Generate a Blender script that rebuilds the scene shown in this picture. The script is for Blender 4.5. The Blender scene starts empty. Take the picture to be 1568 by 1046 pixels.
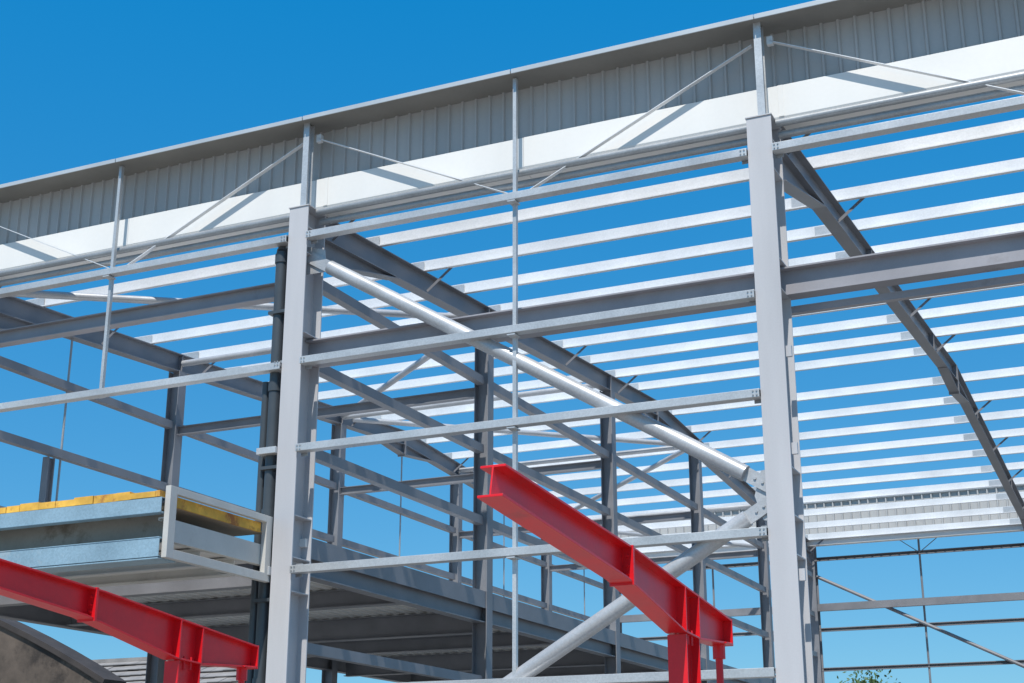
import bpy, bmesh, math, random
from mathutils import Vector, Matrix
random.seed(7)
S=5.396
sc=bpy.context.scene
sc.view_settings.view_transform='Standard'; sc.view_settings.look='None'; sc.view_settings.exposure=0

# ---------------- materials ----------------
def mat(name,col,rough=.5,metal=0.0,var=.12,scale=3.0,fine=40.0,bump=.02,dirt=None,streak=False,spangle=False):
    m=bpy.data.materials.new(name);m.use_nodes=True
    nt=m.node_tree;N=nt.nodes;L=nt.links
    b=N['Principled BSDF']
    tc=N.new('ShaderNodeTexCoord');mp=N.new('ShaderNodeMapping');L.new(tc.outputs['Object'],mp.inputs[0])
    if streak: mp.inputs['Scale'].default_value=(1,1,.12)
    n1=N.new('ShaderNodeTexNoise');n1.inputs['Scale'].default_value=scale;n1.inputs['Detail'].default_value=6
    L.new(mp.outputs[0],n1.inputs[0])
    if spangle:
        n2=N.new('ShaderNodeTexVoronoi');n2.inputs['Scale'].default_value=fine
        L.new(tc.outputs['Object'],n2.inputs[0]);o2=n2.outputs['Color']
        sp=N.new('ShaderNodeSeparateColor');L.new(o2,sp.inputs[0]);o2=sp.outputs[0]
    else:
        n2=N.new('ShaderNodeTexNoise');n2.inputs['Scale'].default_value=fine;n2.inputs['Detail'].default_value=4
        L.new(tc.outputs['Object'],n2.inputs[0]);o2=n2.outputs['Fac']
    r=N.new('ShaderNodeMapRange');r.inputs[1].default_value=.3;r.inputs[2].default_value=.7
    r.inputs[3].default_value=1-var;r.inputs[4].default_value=1+var*.7
    L.new(n1.outputs['Fac'],r.inputs[0])
    r2=N.new('ShaderNodeMapRange');r2.inputs[3].default_value=1-var*.5;r2.inputs[4].default_value=1+var*.5
    L.new(o2,r2.inputs[0])
    mu=N.new('ShaderNodeMath');mu.operation='MULTIPLY';L.new(r.outputs[0],mu.inputs[0]);L.new(r2.outputs[0],mu.inputs[1])
    vm=N.new('ShaderNodeVectorMath');vm.operation='SCALE';vm.inputs[0].default_value=col;L.new(mu.outputs[0],vm.inputs['Scale'])
    out=vm.outputs[0]
    if dirt:
        n3=N.new('ShaderNodeTexNoise');n3.inputs['Scale'].default_value=scale*.8;n3.inputs['Detail'].default_value=8;n3.inputs['Roughness'].default_value=.7
        L.new(mp.outputs[0],n3.inputs[0])
        cr=N.new('ShaderNodeMapRange');cr.inputs[1].default_value=dirt[1];cr.inputs[2].default_value=dirt[1]+.12
        L.new(n3.outputs['Fac'],cr.inputs[0])
        mx=N.new('ShaderNodeMix');mx.data_type='RGBA';L.new(cr.outputs[0],mx.inputs[0]);L.new(out,mx.inputs[6])
        mx.inputs[7].default_value=(*dirt[0],1);out=mx.outputs[2]
    L.new(out,b.inputs['Base Color'])
    rr=N.new('ShaderNodeMapRange');rr.inputs[3].default_value=max(0,rough-.1);rr.inputs[4].default_value=min(1,rough+.12)
    L.new(n1.outputs['Fac'],rr.inputs[0]);L.new(rr.outputs[0],b.inputs['Roughness'])
    b.inputs['Metallic'].default_value=metal
    if bump:
        bp=N.new('ShaderNodeBump');bp.inputs['Strength'].default_value=.4;bp.inputs['Distance'].default_value=bump
        L.new(n1.outputs['Fac'],bp.inputs['Height']);L.new(bp.outputs[0],b.inputs['Normal'])
    return m
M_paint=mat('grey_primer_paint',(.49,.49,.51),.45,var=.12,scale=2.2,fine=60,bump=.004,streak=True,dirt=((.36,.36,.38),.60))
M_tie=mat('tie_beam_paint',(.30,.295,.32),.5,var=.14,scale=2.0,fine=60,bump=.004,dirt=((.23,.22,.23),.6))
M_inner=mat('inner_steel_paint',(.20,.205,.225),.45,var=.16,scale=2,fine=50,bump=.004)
M_galv=mat('galvanized_steel',(.52,.535,.545),.36,metal=.35,var=.16,scale=1.4,fine=70,bump=.002,spangle=True)
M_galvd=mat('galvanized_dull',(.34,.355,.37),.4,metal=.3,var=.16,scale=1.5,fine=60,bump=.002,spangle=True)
M_purlin=mat('purlin_zinc',(.76,.77,.78),.42,metal=.18,var=.10,scale=1.1,fine=60,bump=.002,spangle=True)
M_tube=mat('brace_tube_zinc',(.46,.47,.485),.38,metal=.25,var=.14,scale=2,fine=60,bump=.002,spangle=True)
M_white=mat('white_gutter_sheet',(.77,.76,.735),.45,var=.05,scale=1.0,fine=20,bump=.006,streak=True)
M_clad=mat('grey_cladding_sheet',(.42,.42,.415),.5,var=.09,scale=1.5,fine=30,bump=0,streak=True)
M_soff=mat('coping_soffit',(.22,.215,.20),.6,var=.12,scale=1.5,fine=30,bump=0)  # underside shade painted in: darker than the trim to offset bounced light
M_trim=mat('parapet_trim',(.47,.51,.54),.4,metal=.15,var=.08,scale=1.0,fine=30,bump=.004)
M_red=mat('red_paint',(.70,.010,.018),.34,var=.14,scale=2.5,fine=40,bump=.003,dirt=((.50,.012,.02),.62))
M_pipe=mat('dark_grey_pipe',(.06,.07,.08),.32,var=.12,scale=3,bump=0)
M_blue=mat('pale_blue_galv',(.29,.42,.50),.4,metal=.2,var=.18,scale=1.6,fine=60,bump=.003,spangle=True,dirt=((.42,.47,.49),.58))
M_cream=mat('cream_steel',(.54,.53,.50),.5,var=.12,scale=1.6,fine=40,bump=.004,dirt=((.38,.36,.33),.60))
M_brn=mat('recess_shade_joist',(.30,.275,.24),.6,var=.2,scale=2,fine=40,bump=.004,dirt=((.17,.14,.11),.55))  # darker brown puts the recess shadow into the joist colour
M_ply=mat('plywood_deck',(.45,.36,.25),.7,var=.15,scale=1.6,fine=12,bump=.004)
M_yel=mat('yellow_timber',(.80,.45,.07),.75,var=.3,scale=4,fine=30,bump=.01,dirt=((.36,.14,.04),.53))
M_deck=mat('deck_sheet',(.75,.74,.72),.45,metal=.05,var=.1,scale=1.5,fine=40,bump=0)
M_stone=mat('old_stone',(.105,.082,.066),.9,var=.45,scale=1.4,fine=9,bump=.1,dirt=((.035,.028,.024),.50))
M_cap=mat('stone_coping',(.045,.038,.036),.9,var=.3,scale=2,fine=12,bump=.05)
M_tile=mat('roof_slate',(.26,.245,.235),.8,var=.25,scale=1.5,fine=8,bump=.03)
M_ground=mat('ground_gravel',(.30,.28,.25),.95,var=.25,scale=.4,fine=20,bump=.05)
M_bark=mat('bark',(.10,.07,.05),.9,var=.3,scale=5,bump=.03)
M_leaf=mat('leaf',(.07,.12,.03),.6,var=.4,scale=1.5,fine=6,bump=0)

# ---------------- mesh helpers ----------------
class B:
    def __init__(s): s.v=[];s.f=[]
    def sweep(s,prof,p0,p1,up=(0,0,1),caps=True):
        p0=Vector(p0);p1=Vector(p1);t=(p1-p0).normalized();u=Vector(up);u=(u-t*u.dot(t)).normalized();w=t.cross(u)
        n=len(prof);b=len(s.v)
        for p in (p0,p1):
            for a,c in prof: s.v.append(p+w*a+u*c)
        for i in range(n):
            j=(i+1)%n; s.f.append((b+i,b+j,b+n+j,b+n+i))
        if caps: s.f.append(tuple(b+i for i in range(n))[::-1]); s.f.append(tuple(b+n+i for i in range(n)))
    def box(s,x0,x1,y0,y1,z0,z1):
        s.sweep([(-(x1-x0)/2,-(y1-y0)/2),((x1-x0)/2,-(y1-y0)/2),((x1-x0)/2,(y1-y0)/2),(-(x1-x0)/2,(y1-y0)/2)],
          ((x0+x1)/2,(y0+y1)/2,z0),((x0+x1)/2,(y0+y1)/2,z1),(0,1,0))
    def tube(s,p0,p1,r,n=16): s.sweep([(r*math.cos(2*math.pi*i/n),r*math.sin(2*math.pi*i/n)) for i in range(n)],p0,p1,(0.01,.02,1) if abs((Vector(p1)-Vector(p0)).normalized().z)<.95 else (0,1,0))
    def poly(s,pts,axis,a0,a1):
        b=len(s.v);n=len(pts)
        for a in (a0,a1):
            for p in pts:
                q=list(p);q.insert(axis,a);s.v.append(Vector(q))
        for i in range(n):
            j=(i+1)%n;s.f.append((b+i,b+j,b+n+j,b+n+i))
        s.f.append(tuple(b+i for i in range(n))[::-1]);s.f.append(tuple(b+n+i for i in range(n)))
    def make(s,name,m,parent=None,bevel=0,smooth=False):
        me=bpy.data.meshes.new(name);me.from_pydata([tuple(v) for v in s.v],[],s.f);me.update()
        bm=bmesh.new();bm.from_mesh(me);bmesh.ops.recalc_face_normals(bm,faces=bm.faces);bm.to_mesh(me);bm.free()
        ob=bpy.data.objects.new(name,me);sc.collection.objects.link(ob);me.materials.append(m)
        if parent: ob.parent=parent
        if bevel:
            md=ob.modifiers.new('bev','BEVEL');md.width=bevel;md.segments=2;md.limit_method='ANGLE'
        if smooth:
            for p in me.polygons: p.use_smooth=True
            md=ob.modifiers.new('es','EDGE_SPLIT');md.split_angle=math.radians(35)
        return ob
def empty(n):
    e=bpy.data.objects.new(n,None);sc.collection.objects.link(e);return e
def I(w,d,tf=.015,tw=.01):
    a=w/2;c=d/2;t=tw/2
    return [(-a,-c),(a,-c),(a,-c+tf),(t,-c+tf),(t,c-tf),(a,c-tf),(a,c),(-a,c),(-a,c-tf),(-t,c-tf),(-t,-c+tf),(-a,-c+tf)]
def C(w,d,t=.006,lip=.02):
    a=w/2;c=d/2
    return [(-a,-c),(a,-c),(a,-c+lip),(a-t,-c+lip),(a-t,-c+t),(-a+t,-c+t),(-a+t,c-t),(a-t,c-t),(a-t,c-lip),(a,c-lip),(a,c),(-a,c)]
def R(w,d): return [(-w/2,-d/2),(w/2,-d/2),(w/2,d/2),(-w/2,d/2)]
def Z(d=.18,f=.06,t=.005,lip=.016):
    c=d/2
    return [(-t/2,-c),(f,-c),(f,-c+lip),(f-t,-c+lip),(f-t,-c+t),(t/2,-c+t),(t/2,c),(-f,c),(-f,c-lip),(-f+t,c-lip),(-f+t,c-t),(-t/2,c-t)]

RT=lambda y:(9.0+.065*y) if y<2.5*S else (9.0+.065*(5*S-y))   # rafter top
bld=empty('steel_frame_building')
FRAMES=[-6,0,6,12]
# ---- front columns ----
b=B()
for X in FRAMES:
    b.sweep(I(.28,.42,.02,.014),(X,.21,0),(X,.21,8.985),(0,1,0))
b.make('front_columns',M_paint,bld,bevel=.003)
b=B()
for X in FRAMES:
    b.box(X-.15,X+.15,-.012,.43,8.985,8.997)
    for z in (8.7,8.35,7.3,6.95,5.0,4.5,4.1):
        b.box(X-.134,X-.009,.022,.398,z,z+.012); b.box(X+.009,X+.134,.022,.398,z,z+.012)
    b.box(X-.25,X+.25,-.1,.52,.0,.03)
for z in (6.25,5.2,3.9): b.box(6.141,6.2,.05,.09,z-.06,z+.06)
b.make('column_plates',M_paint,bld)
# ---- parapet posts ----
b=B()
for X in FRAMES: b.sweep(I(.085,.12,.01,.01),(X+.03,.10,9.0),(X+.03,.10,10.18),(0,1,0))
for X in FRAMES: b.box(X-.0,X+.05,.04,.16,10.18,10.29)
b.make('parapet_posts',M_galv,bld)
b=B()
for X,z0 in ((-3,6.85),(3,0),(9,8.5)):
    b.sweep(R(.045,.05),(X,.07,z0),(X,.07,10.16),(0,1,0))
    for z in (8.57,6.91,5.81,4.35):
        if z>=z0: b.box(X-.05,X+.05,-.055,.1,z-.075,z-.06)
b.make('sag_posts',M_galv,bld)
# ---- parapet cladding (corrugated) ----
def corr(b,x0,x1,y,z0,z1,pitch=.19,dep=.03):
    pts=[];x=x0
    while x<x1-1e-6:
        for dx,dy in ((0,0),(.135,0),(.148,-dep),(.172,-dep),(.185,0)):
            if x+dx*pitch/.19<=x1: pts.append((x+dx*pitch/.19,dy))
        x+=pitch
    pts.append((x1,0))
    base=len(b.v)
    for z in (z0,z1):
        for px,dy in pts: b.v.append(Vector((px,y+dy,z)))
    n=len(pts)
    for i in range(n-1): b.f.append((base+i,base+i+1,base+n+i+1,base+n+i))
XL,XR=-6.2,14.0
Yf=5*S
b=B();corr(b,XL,XR,.38,9.40,10.178);corr(b,XL,XR,Yf-.36,9.1,10.15,pitch=.25,dep=.06)
b.make('parapet_corrugated_sheet',M_clad,bld)
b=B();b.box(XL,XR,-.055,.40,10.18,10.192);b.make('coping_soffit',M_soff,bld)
b=B()
segs=[-6.2,-3,0.03,3,6.03,9,12.03,14]
for a,c in zip(segs[:-1],segs[1:]):
    b.box(a+.006,c-.006,-.06,.44,10.196,10.215+random.uniform(0,.005)); b.box(a+.006,c-.006,-.075,-.062,10.165,10.222+random.uniform(0,.006))
b.box(XL,XR,Yf-.44,Yf+.06,10.16,10.2)
b.make('parapet_coping',M_trim,bld,bevel=.003)
# ---- white gutter ----
b=B()
for a,c in zip(segs[:-1],segs[1:]):
    dz=random.uniform(-.004,.004)
    b.poly([(.31,9.48+dz),(.31,9.09+dz),(.33,9.04+dz),(.62,9.04+dz),(.62,9.48+dz),(.60,9.48+dz),(.60,9.06+dz),(.345,9.06+dz),(.325,9.09+dz),(.325,9.48+dz)],0,a+.002,c-.002)
for X in (-6,0,6,12): b.box(X+.16,X+.22,.303,.309,9.09,9.48)
b.poly([(Yf-.40,9.12),(Yf-.40,8.90),(Yf-.62,8.90),(Yf-.62,9.12)],0,XL,XR)
b.make('white_gutter',M_white,bld,bevel=.004)
# ---- eave tubes & girts ----
b=B()
for a,c in ((-6,0),(0,6),(6,12)):
    b.tube((a+.15,.20,8.96),(c-.15,.20,8.96),.045,16)
    b.tube((a+.15,.30,8.86),(c-.15,.30,8.86),.045,16)
b.make('eave_beam',M_galvd,bld,smooth=True)
b=B()
def girt(a,c,z,y=0.0): b.sweep(C(.13,.09,.008,.025),(c-.143,y+.02,z+random.uniform(-.004,.004)),(a+.143,y+.02,z+random.uniform(-.004,.004)),(0,0,1))
for a,c in ((-6,0),(0,6),(6,12)): girt(a,c,8.57)
girt(-6,0,6.88);girt(0,6,6.91);girt(0,6,5.81);girt(0,6,4.35);girt(0,6,2.95)
b.box(-.42,-.143,-.04,.08,5.78,5.86); b.box(-.2,-.143,-.04,.08,4.3,4.4)
b.make('facade_girts',M_galv,bld,bevel=.014)
b=B()
for X in (0,6):
    for z in (8.57,6.91,5.81,4.35):
        for s in (-1,1):
            if X==6 and s==1 and z<8: continue
            if X==0 and s==-1 and z<6: continue
            b.box(X+s*.19-.045,X+s*.19+.045,.09,.1,z-.08,z+.08)
            for dx in (-.02,.02):
                for dz in (-.022,.022): b.tube((X+s*.19+dx,-.055,z+dz),(X+s*.19+dx,-.046,z+dz),.009,8)
b.make('girt_cleats',M_galvd,bld)
# ---- tie beams ----
b=B()
for a,c in ((0,6),(6,12)): b.sweep(I(.2,.32,.018,.012),(a+.01,.36,7.11),(c-.01,.36,7.11))
b.sweep(I(.16,.2,.014,.01),(-6,.4,8.05),(-.01,.4,8.05))
b.sweep(R(.08,.08),(6.1,.5,6.84),(11.9,.5,6.84))
b.make('tie_beams',M_tie,bld)
b=B()
for k in (1,2,3,4): b.sweep(I(.12,.15,.01,.008),(-5.9,k*S,7.95),(-.1,k*S,7.95))
b.make('cross_ties',M_inner,bld)
# ---- facade brace ----
b=B()
b.tube((.42,.13,8.14),(5.62,.13,5.0),.088,24)
b.tube((5.62,.13,4.53),(.3,.13,1.44),.088,24)
o=b.make('brace_tubes',M_tube,bld,smooth=True)
b=B()
def plate(x0,z0,x1,z1,h):
    b.sweep(R(.02,h),(x0,.13,z0),(x1,.13,z1),(0,0,1))
plate(.02,8.38,.5,8.09,.15);plate(5.55,5.04,5.98,4.78,.15);plate(5.55,4.49,5.98,4.74,.15)
b.poly([(.0,8.5),(.32,8.4),(.36,8.1),(0,8.1)],1,.145,.157)
pts=[(6,5.05),(5.78,5.02),(5.70,4.76),(5.78,4.5),(6,4.45)]
b.poly(pts,1,.145,.157)
for x,z in ((5.72,4.94),(5.80,4.89),(5.72,4.59),(5.80,4.64)): b.tube((x,.105,z),(x,.119,z),.016,8)
b.make('gusset_plates',M_tube,bld)
# ---- rafters ----
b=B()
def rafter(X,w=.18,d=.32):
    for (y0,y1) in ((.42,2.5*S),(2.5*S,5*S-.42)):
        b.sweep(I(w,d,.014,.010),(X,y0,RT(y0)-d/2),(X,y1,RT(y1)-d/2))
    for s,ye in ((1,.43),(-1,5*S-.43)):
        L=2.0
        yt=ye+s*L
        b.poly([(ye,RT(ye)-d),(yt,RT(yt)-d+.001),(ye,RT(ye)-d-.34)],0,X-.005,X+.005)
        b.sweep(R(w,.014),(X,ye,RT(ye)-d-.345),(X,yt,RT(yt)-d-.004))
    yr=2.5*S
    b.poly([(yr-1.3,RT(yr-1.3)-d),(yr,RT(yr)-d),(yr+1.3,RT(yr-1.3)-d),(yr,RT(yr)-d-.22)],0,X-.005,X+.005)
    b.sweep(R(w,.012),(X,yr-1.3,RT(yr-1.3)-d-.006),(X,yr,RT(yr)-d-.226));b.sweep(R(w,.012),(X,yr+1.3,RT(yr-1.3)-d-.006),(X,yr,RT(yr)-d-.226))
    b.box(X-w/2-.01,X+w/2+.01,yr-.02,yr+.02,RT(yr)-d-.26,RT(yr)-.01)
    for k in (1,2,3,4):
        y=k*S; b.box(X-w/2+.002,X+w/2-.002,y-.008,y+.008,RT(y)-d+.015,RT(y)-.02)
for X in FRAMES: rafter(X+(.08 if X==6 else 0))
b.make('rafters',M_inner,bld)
# ---- purlins ----
b=B()
PY=[.65+1.31*k for k in range(0,10)]
PY=PY+[5*S-y for y in PY]
for y in PY:
    z=RT(y)+.095
    for a,c in ((-6.35,-.2),(-.2,5.8),(5.8,11.8),(11.8,14)):
        jog=random.uniform(-.006,.006)
        b.sweep(Z(),(a,y+jog,z+jog),(c,y+jog,z+jog+random.uniform(-.006,.006)),(0,0,1))
b.make('roof_purlins',M_purlin,bld)
b=B()
for X in FRAMES:
    for i,y in enumerate(PY):
        z=RT(y)
        if i%2==0:
            b.sweep(R(.04,.005),(X+.09,y+.02,z-.29),(X+.5,y+.02,z+.03),(0,1,0))
        b.box(X-.07,X+.07,y+.012,y+.02,z,z+.16)
b.make('purlin_stays',M_inner,bld)
b=B()
for y in PY:
    z=RT(y)+.095
    for X in FRAMES: b.box(X-.45,X+.05,y-.016,y-.011,z-.075,z+.075)
b.make('purlin_sleeves',M_galv,bld)
# ---- interior wall X=0, gable X=-6 ----
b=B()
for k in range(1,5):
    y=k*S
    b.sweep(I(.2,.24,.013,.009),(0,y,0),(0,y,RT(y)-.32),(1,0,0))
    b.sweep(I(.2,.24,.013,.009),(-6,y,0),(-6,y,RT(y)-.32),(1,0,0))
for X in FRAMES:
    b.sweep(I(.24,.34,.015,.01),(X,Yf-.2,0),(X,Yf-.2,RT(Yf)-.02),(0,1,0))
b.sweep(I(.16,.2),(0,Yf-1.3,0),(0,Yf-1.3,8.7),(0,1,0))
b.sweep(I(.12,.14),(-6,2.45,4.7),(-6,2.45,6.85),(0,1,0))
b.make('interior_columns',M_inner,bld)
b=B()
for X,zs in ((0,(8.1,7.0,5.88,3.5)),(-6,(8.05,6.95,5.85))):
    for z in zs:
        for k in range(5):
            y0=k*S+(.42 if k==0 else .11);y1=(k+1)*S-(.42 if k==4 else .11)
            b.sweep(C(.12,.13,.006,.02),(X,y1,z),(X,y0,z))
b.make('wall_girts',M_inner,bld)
b=B()
for k in range(5):
    y=(k+.5)*S
    b.tube((-6,y,5.3),(-6,y,RT(y)-.3),.018,8)
b.make('gable_sag_rods',M_galvd,bld)
b=B()
def rb(x0,y0,x1,y1): b.tube((x0,y0,RT(y0)-.17),(x1,y1,RT(y1)-.17),.057,14)
for k in range(5):
    if k%2==0: rb(-5.85,k*S+.3,-.15,(k+1)*S-.1)
    else: rb(-.15,k*S+.1,-5.85,(k+1)*S-.1)
    if k<4: rb(-5.9,(k+1)*S,-.1,(k+1)*S)
b.make('roof_bracing_tubes',M_tube,bld,smooth=True)
# ---- far wall ----
b=B()
for z in (8.6,6.6,5.5,4.4):
    b.sweep(C(.1,.1),(-6,Yf,z),(14,Yf,z))
b.sweep(R(.14,.2),(-6,Yf-.2,7.2),(14,Yf-.2,7.2))
b.tube((3,Yf,0),(3,Yf,9.9),.03,8);b.tube((9,Yf,0),(9,Yf,9.9),.03,8);b.tube((-3,Yf,0),(-3,Yf,9.9),.03,8)
b.tube((.1,Yf-.1,8.1),(6,Yf-.1,5.1),.05,10)
b.tube((3,Yf,8.6),(2.2,Yf,9.2),.012,6);b.tube((3,Yf,8.6),(3.8,Yf,9.2),.012,6)
b.make('far_wall_framing',M_inner,bld)
# ---- parapet diagonal straps ----
b=B()
for X0 in (-6,0,6,12):
    b.sweep([(-.03,-.004),(.03,-.004),(.03,.004),(-.03,.004)],(X0+.14,.2,9.99),(X0+2.97,.2,8.66),(0,0,1))
    b.sweep([(-.03,-.004),(.03,-.004),(.03,.004),(-.03,.004)],(X0+5.92,.2,9.99),(X0+3.03,.2,8.66),(0,0,1))
    b.box(X0+.1,X0+.17,.17,.23,9.95,10.05)
b.make('parapet_brace_straps',M_purlin,bld)
# ---- mezzanine ----
b=B()
b.sweep(I(.18,.32,.016,.011),(.0,.45,4.50),(0,Yf-.4,4.50))
b.sweep(I(.18,.32,.016,.011),(-6,.45,4.50),(-6,Yf-.4,4.50))
b.box(.10,.106,.45,Yf-.4,4.55,4.80)
for k in range(0,11):
    y=.45+k*S/2
    d=.34 if k%2==0 else .24
    b.sweep(I(.17,d,.014,.01),(-5.9,y,4.60-d/2),(-.09,y,4.60-d/2))
b.make('mezzanine_beams',M_inner,bld)
b=B()
pts=[];x=-5.9
while x<-.12:
    for dx,dz in ((0,0),(.09,0),(.11,.05),(.18,.05)): pts.append((x+dx,dz))
    x+=.2
for yy in (.35,Yf-.4):
    for px,dz in pts: b.v.append(Vector((px,yy,4.615+dz)))
n=len(pts)
for i in range(n-1): b.f.append((i,i+1,n+i+1,n+i))
b.box(-6,.09,.35,Yf-.4,4.68,4.78)
b.make('mezzanine_deck',M_deck,bld)
# ---- drain pipes ----
dp=empty('drain_pipe')
b=B()
b.tube((-.30,.12,0),(-.30,.12,8.45),.075,20)
for z in (8.3,6.6,5.0,3.0): b.tube((-.30,.12,z),(-.30,.12,z+.12),.088,20)
b.tube((-.46,.16,0),(-.46,.16,6.75),.05,16)
b.tube((-.30,.12,8.45),(-.27,.2,8.62),.078,20); b.tube((-.27,.2,8.62),(-.27,.4,8.8),.078,20)
b.make('pipe_run',M_pipe,dp,smooth=True)
b=B()
for z in (7.6,5.6,4.0): b.box(-.40,-.14,.02,.22,z,z+.04)
b.make('pipe_clamps',M_pipe,dp)

# ---- projecting platform ----
pf=empty('projecting_platform')
X1=-.2;X0=-8.5;Ya=-1.93;Yb=-.02
b=B()
def rail(y0,z0,y1,z1,h=.1): b.sweep(R(.07,h),(X1,y0,z0),(X1,y1,z1),(0,0,1) if abs(y1-y0)>abs(z1-z0) else (0,1,0))
rail(Ya+.06,4.22,Ya+.06,5.0,.12); rail(Yb-.02,4.22,Yb-.02,5.0,.12)
rail(Ya+.12,4.96,Yb-.08,4.96,.08); rail(Ya+.12,4.27,Yb-.08,4.27,.10)
b.make('end_frame',M_cream,pf,bevel=.004)
b=B()
b.sweep(C(.08,.24,.008,.03),(X1-.08,Yb,4.54),(X1-.08,Ya+.02,4.54),(0,0,1))
for y in (-1.25,-.6): b.sweep(I(.12,.2),(X0,y+.12,4.34),(X1-.13,y+.12,4.34))
b.make('deck_joists',M_cream,pf)
b=B();b.sweep(C(.07,.32,.008,.03),(X1-.13,Ya+.30,4.63),(X0,Ya+.30,4.63));b.make('inner_edge_joist',M_brn,pf)
b=B();b.box(X0,X1-.07,Ya+.07,Yb,4.80,4.83);b.make('plywood_floor',M_ply,pf)
b=B()
b.sweep(C(.10,.17,.008,.03),(X1-.04,Ya,4.785),(X0,Ya,4.785),(0,0,1))
b.sweep(C(.12,.20,.008,.03),(X1-.04,Ya+.02,4.33),(X0,Ya+.02,4.33),(0,0,1))
b.box(X0,X1-.04,Ya-.045,Ya+.25,4.205,4.219)
b.box(X0,X1-.04,Ya-.055,Ya+.0,4.705,4.716)
b.box(X0,X1-.04,Ya-.045,Ya+.02,4.432,4.441)
b.make('edge_channels',M_blue,pf)
b=B()
x=X0
while x<X1-.1:
    w=random.uniform(.12,.4);x2=min(x+w,X1-.06)
    b.box(x,x2-.006,Ya-.04+random.uniform(-.015,.015),Ya+.05,4.878,4.955+random.uniform(-.018,.014));x=x2
b.box(X1-.06,X1-.037,Ya+.13,Yb-.1,4.8,4.915)
b.make('yellow_timber_edge',M_yel,pf)
b=B();b.box(X0,X1-.13,Ya+.36,Yb,4.46,4.49);b.make('platform_deck',M_deck,pf)

# ---- red canopy frames ----
def red(X,name):
    e=empty(name)
    b=B()
    top=[(-6.60,3.615),(-4.31,3.458),(-2.96,3.32),(-1.97,3.22)]
    bot=[(-6.64,3.425),(-4.52,3.23),(-3.25,2.99),(-2.85,2.97),(-1.97,3.02)]
    b.poly(top+bot[::-1],0,X-.006,X+.006)
    fw=.085
    for P in (top,bot):
        for (y0,z0),(y1,z1) in zip(P[:-1],P[1:]):
            b.sweep(R(2*fw,.016),(X,y0,z0),(X,y1,z1),(0,0,1))
    for y,z0,z1 in ((-3.22,2.99,3.34),(-2.88,2.97,3.30),(-1.96,3.0,3.23)):
        b.sweep(R(2*fw+.004,.018),(X,y,z0),(X,y,z1),(0,1,0))
    b.sweep(R(2*fw+.02,.03),(X,-4.42,3.19),(X,-4.42,3.48),(0,1,0))
    b.sweep(I(.16,.34,.016,.012),(X,-3.05,0.03),(X,-3.05,2.97),(0,1,0))
    b.box(X-.15,X+.15,-3.3,-2.8,0,.03)
    b.tube((X,-2.1,0),(X,-2.1,2.96),.032,12);b.tube((X,-2.1,2.88),(X,-2.1,3.01),.055,12)
    b.box(X-.1,X+.1,-2.2,-2.0,3.0,3.012);b.box(X-.1,X+.1,-2.2,-2.0,0,.02)
    b.make('frame_steel',M_red,e,bevel=.002)
    b=B()
    for y in (-4.445,-4.395):
        for dz in (.04,.1,.17):
            for s in (-.05,.05): b.tube((X+s,y-.012,3.23+dz),(X+s,y+.012,3.23+dz),.012,8)
    for y in (-3.1,-3.0):
        for s in (-.05,.05): b.tube((X+s,y,2.9),(X+s,y,3.02),.012,8)
    b.make('bolts',M_red,e)
red(5.93,'red_canopy_frame');red(1.01,'red_canopy_frame')

# ---- old stone gable wall (curved top) ----
bn=empty('stone_gable_wall')
pts=[]
xc=-22
for i in range(25):
    x=-12.6-(i/24)*18.8
    t=(x-xc)/9.7
    pts.append((x,4.24+3.04*max(0,(1-abs(t)**1.7))))
b=B();b.poly([(-12.6,0)]+pts+[(-31.4,0)],1,12,12.6);b.make('stone_walls',M_stone,bn)
b=B()
for (x0,z0),(x1,z1) in zip(pts[:-1],pts[1:]):
    b.sweep(R(.76,.12),(x0,12.3,z0+.06),(x1,12.3,z1+.06),(0,0,1))
b.make('coping',M_cap,bn)
# ---- house w/ slate roof ----
hs=empty('slate_roof_house')
b=B();b.box(-33,-17,20,30,0,3.6);b.make('walls',M_stone,hs)
b=B()
nr=14
for i in range(nr):
    y0=19.6+(i/nr)*5.4;z0=3.5+(i/nr)*3.0
    y1=19.6+((i+1)/nr)*5.4;z1=3.5+((i+1)/nr)*3.0
    x=-33.3
    while x<-17:
        x2=x+.45; dz=random.uniform(0,.02)
        b.sweep(R(.44,.03),((x+x2)/2,y0-.05,z0+.05+dz),((x+x2)/2,y1,z1+dz),(0,0,1));x=x2
b.poly([(30.4,3.5),(25,6.5),(24.9,6.44),(30.4,3.4)],0,-33.3,-16.8)
b.box(-33.3,-16.8,24.85,25.15,6.48,6.6)
b.make('slate_roof',M_tile,hs)

# ---- tree ----
tr=empty('leafy_tree')
b=B()
tx,ty=-2.2,45
def limb(p0,p1,r0,r1,n=8):
    p0=Vector(p0);p1=Vector(p1);t=(p1-p0).normalized();u=Vector((1,0,0.1));u=(u-t*u.dot(t)).normalized();w=t.cross(u);base=len(b.v)
    for p,r in ((p0,r0),(p1,r1)):
        for i in range(n):
            a=2*math.pi*i/n;b.v.append(p+u*(r*math.cos(a))+w*(r*math.sin(a)))
    for i in range(n): b.f.append((base+i,base+(i+1)%n,base+n+(i+1)%n,base+n+i))
limb((tx,ty,0),(tx+.1,ty,2.5),.25,.18);limb((tx+.1,ty,2.5),(tx,ty,5.8),.18,.04)
tips=[]
for i in range(14):
    a=random.uniform(0,6.28);h=random.uniform(2.2,4.8);L=random.uniform(1,1.9)
    q=(tx+L*math.cos(a),ty+L*math.sin(a),h+random.uniform(.6,1.5));limb((tx+.05,ty,h),q,.07,.02);tips.append(Vector(q))
tips.append(Vector((tx,ty,6.4)))
b.make('trunk_and_limbs',M_bark,tr)
b=B()
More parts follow.
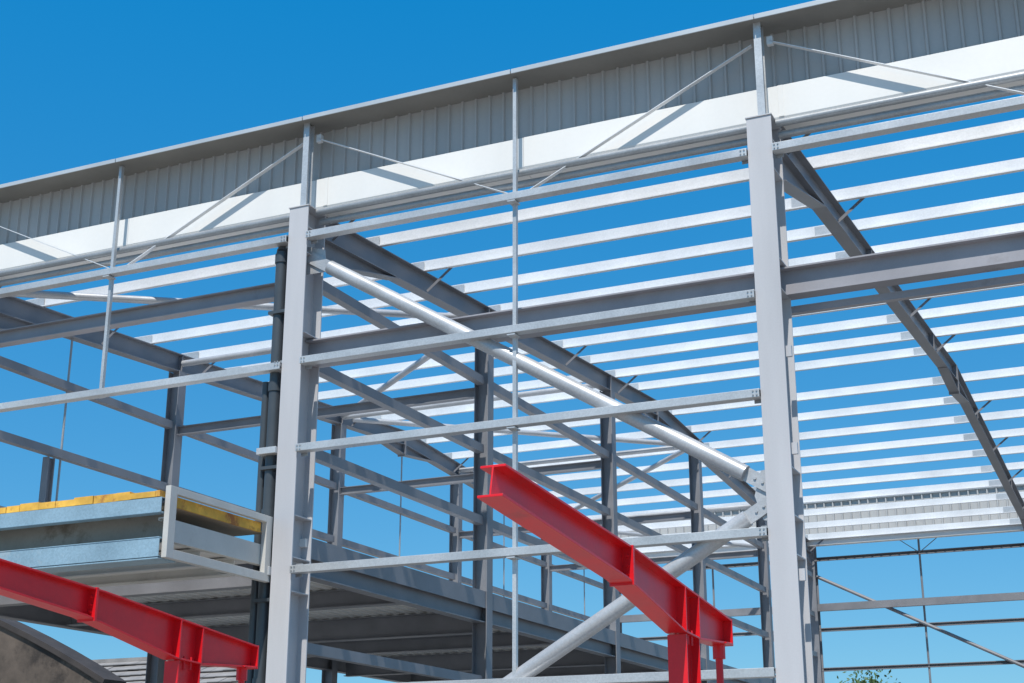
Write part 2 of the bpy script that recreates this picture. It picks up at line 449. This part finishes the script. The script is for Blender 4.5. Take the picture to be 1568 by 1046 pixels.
for q in tips:
    for j in range(380):
        d=Vector((random.gauss(0,.40),random.gauss(0,.40),random.gauss(0,.33)))
        c=q+d;s=random.uniform(.06,.12)
        u=Vector((random.gauss(0,1),random.gauss(0,1),random.gauss(0,1))).normalized();w=u.orthogonal().normalized()
        base=len(b.v);b.v+= [c-u*s,c+w*s*.5,c+u*s,c-w*s*.5];b.f.append((base,base+1,base+2,base+3))
b.make('foliage',M_leaf,tr)

# ---- ground ----
b=B();b.v=[Vector((-1500,-1500,0)),Vector((1500,-1500,0)),Vector((1500,1500,0)),Vector((-1500,1500,0))];b.f=[(0,1,2,3)]
b.make('ground',M_ground)

# ---- world & sun ----
el=math.radians(58);az=math.radians(10)
w=bpy.data.worlds.new('World');sc.world=w;w.use_nodes=True
nt=w.node_tree;bg=nt.nodes['Background'];sky=nt.nodes.new('ShaderNodeTexSky');sky.sky_type='NISHITA';sky.sun_disc=False
sky.sun_elevation=el;sky.sun_rotation=math.pi-az
sky.air_density=1.0;sky.dust_density=.3;sky.ozone_density=3.0;sky.altitude=200
ml=nt.nodes.new('ShaderNodeVectorMath');ml.operation='MULTIPLY';ml.inputs[1].default_value=(.62,.70,.5)
ad=nt.nodes.new('ShaderNodeVectorMath');ad.operation='ADD';ad.inputs[1].default_value=(-.5,1.25,4.5)
mxx=nt.nodes.new('ShaderNodeVectorMath');mxx.operation='MAXIMUM';mxx.inputs[1].default_value=(.06,.06,.06)
nt.links.new(sky.outputs[0],ml.inputs[0]);nt.links.new(ml.outputs[0],ad.inputs[0]);nt.links.new(ad.outputs[0],mxx.inputs[0]);nt.links.new(mxx.outputs[0],bg.inputs[0]);bg.inputs[1].default_value=.10
sd=bpy.data.lights.new('sun','SUN');sd.energy=5.0;sd.angle=math.radians(.5);sd.color=(1,.95,.87)
so=bpy.data.objects.new('sun',sd);sc.collection.objects.link(so)
dv=Vector((math.sin(az)*math.cos(el),-math.cos(az)*math.cos(el),math.sin(el)))
so.rotation_euler=dv.to_track_quat('Z','Y').to_euler();so.location=(5,-20,30)

# ---- camera ----
cd=bpy.data.cameras.new('camera');co=bpy.data.objects.new('camera',cd);sc.collection.objects.link(co)
co.location=(9.649,-14.333,1.6);co.rotation_euler=(math.pi/2+.3108,0,.4315)
cd.sensor_width=36;cd.lens=2223.45/1568*36;cd.shift_x=(784-791.06)/1568;cd.shift_y=(535.17-523)/1568
cd.clip_end=5000
sc.camera=co
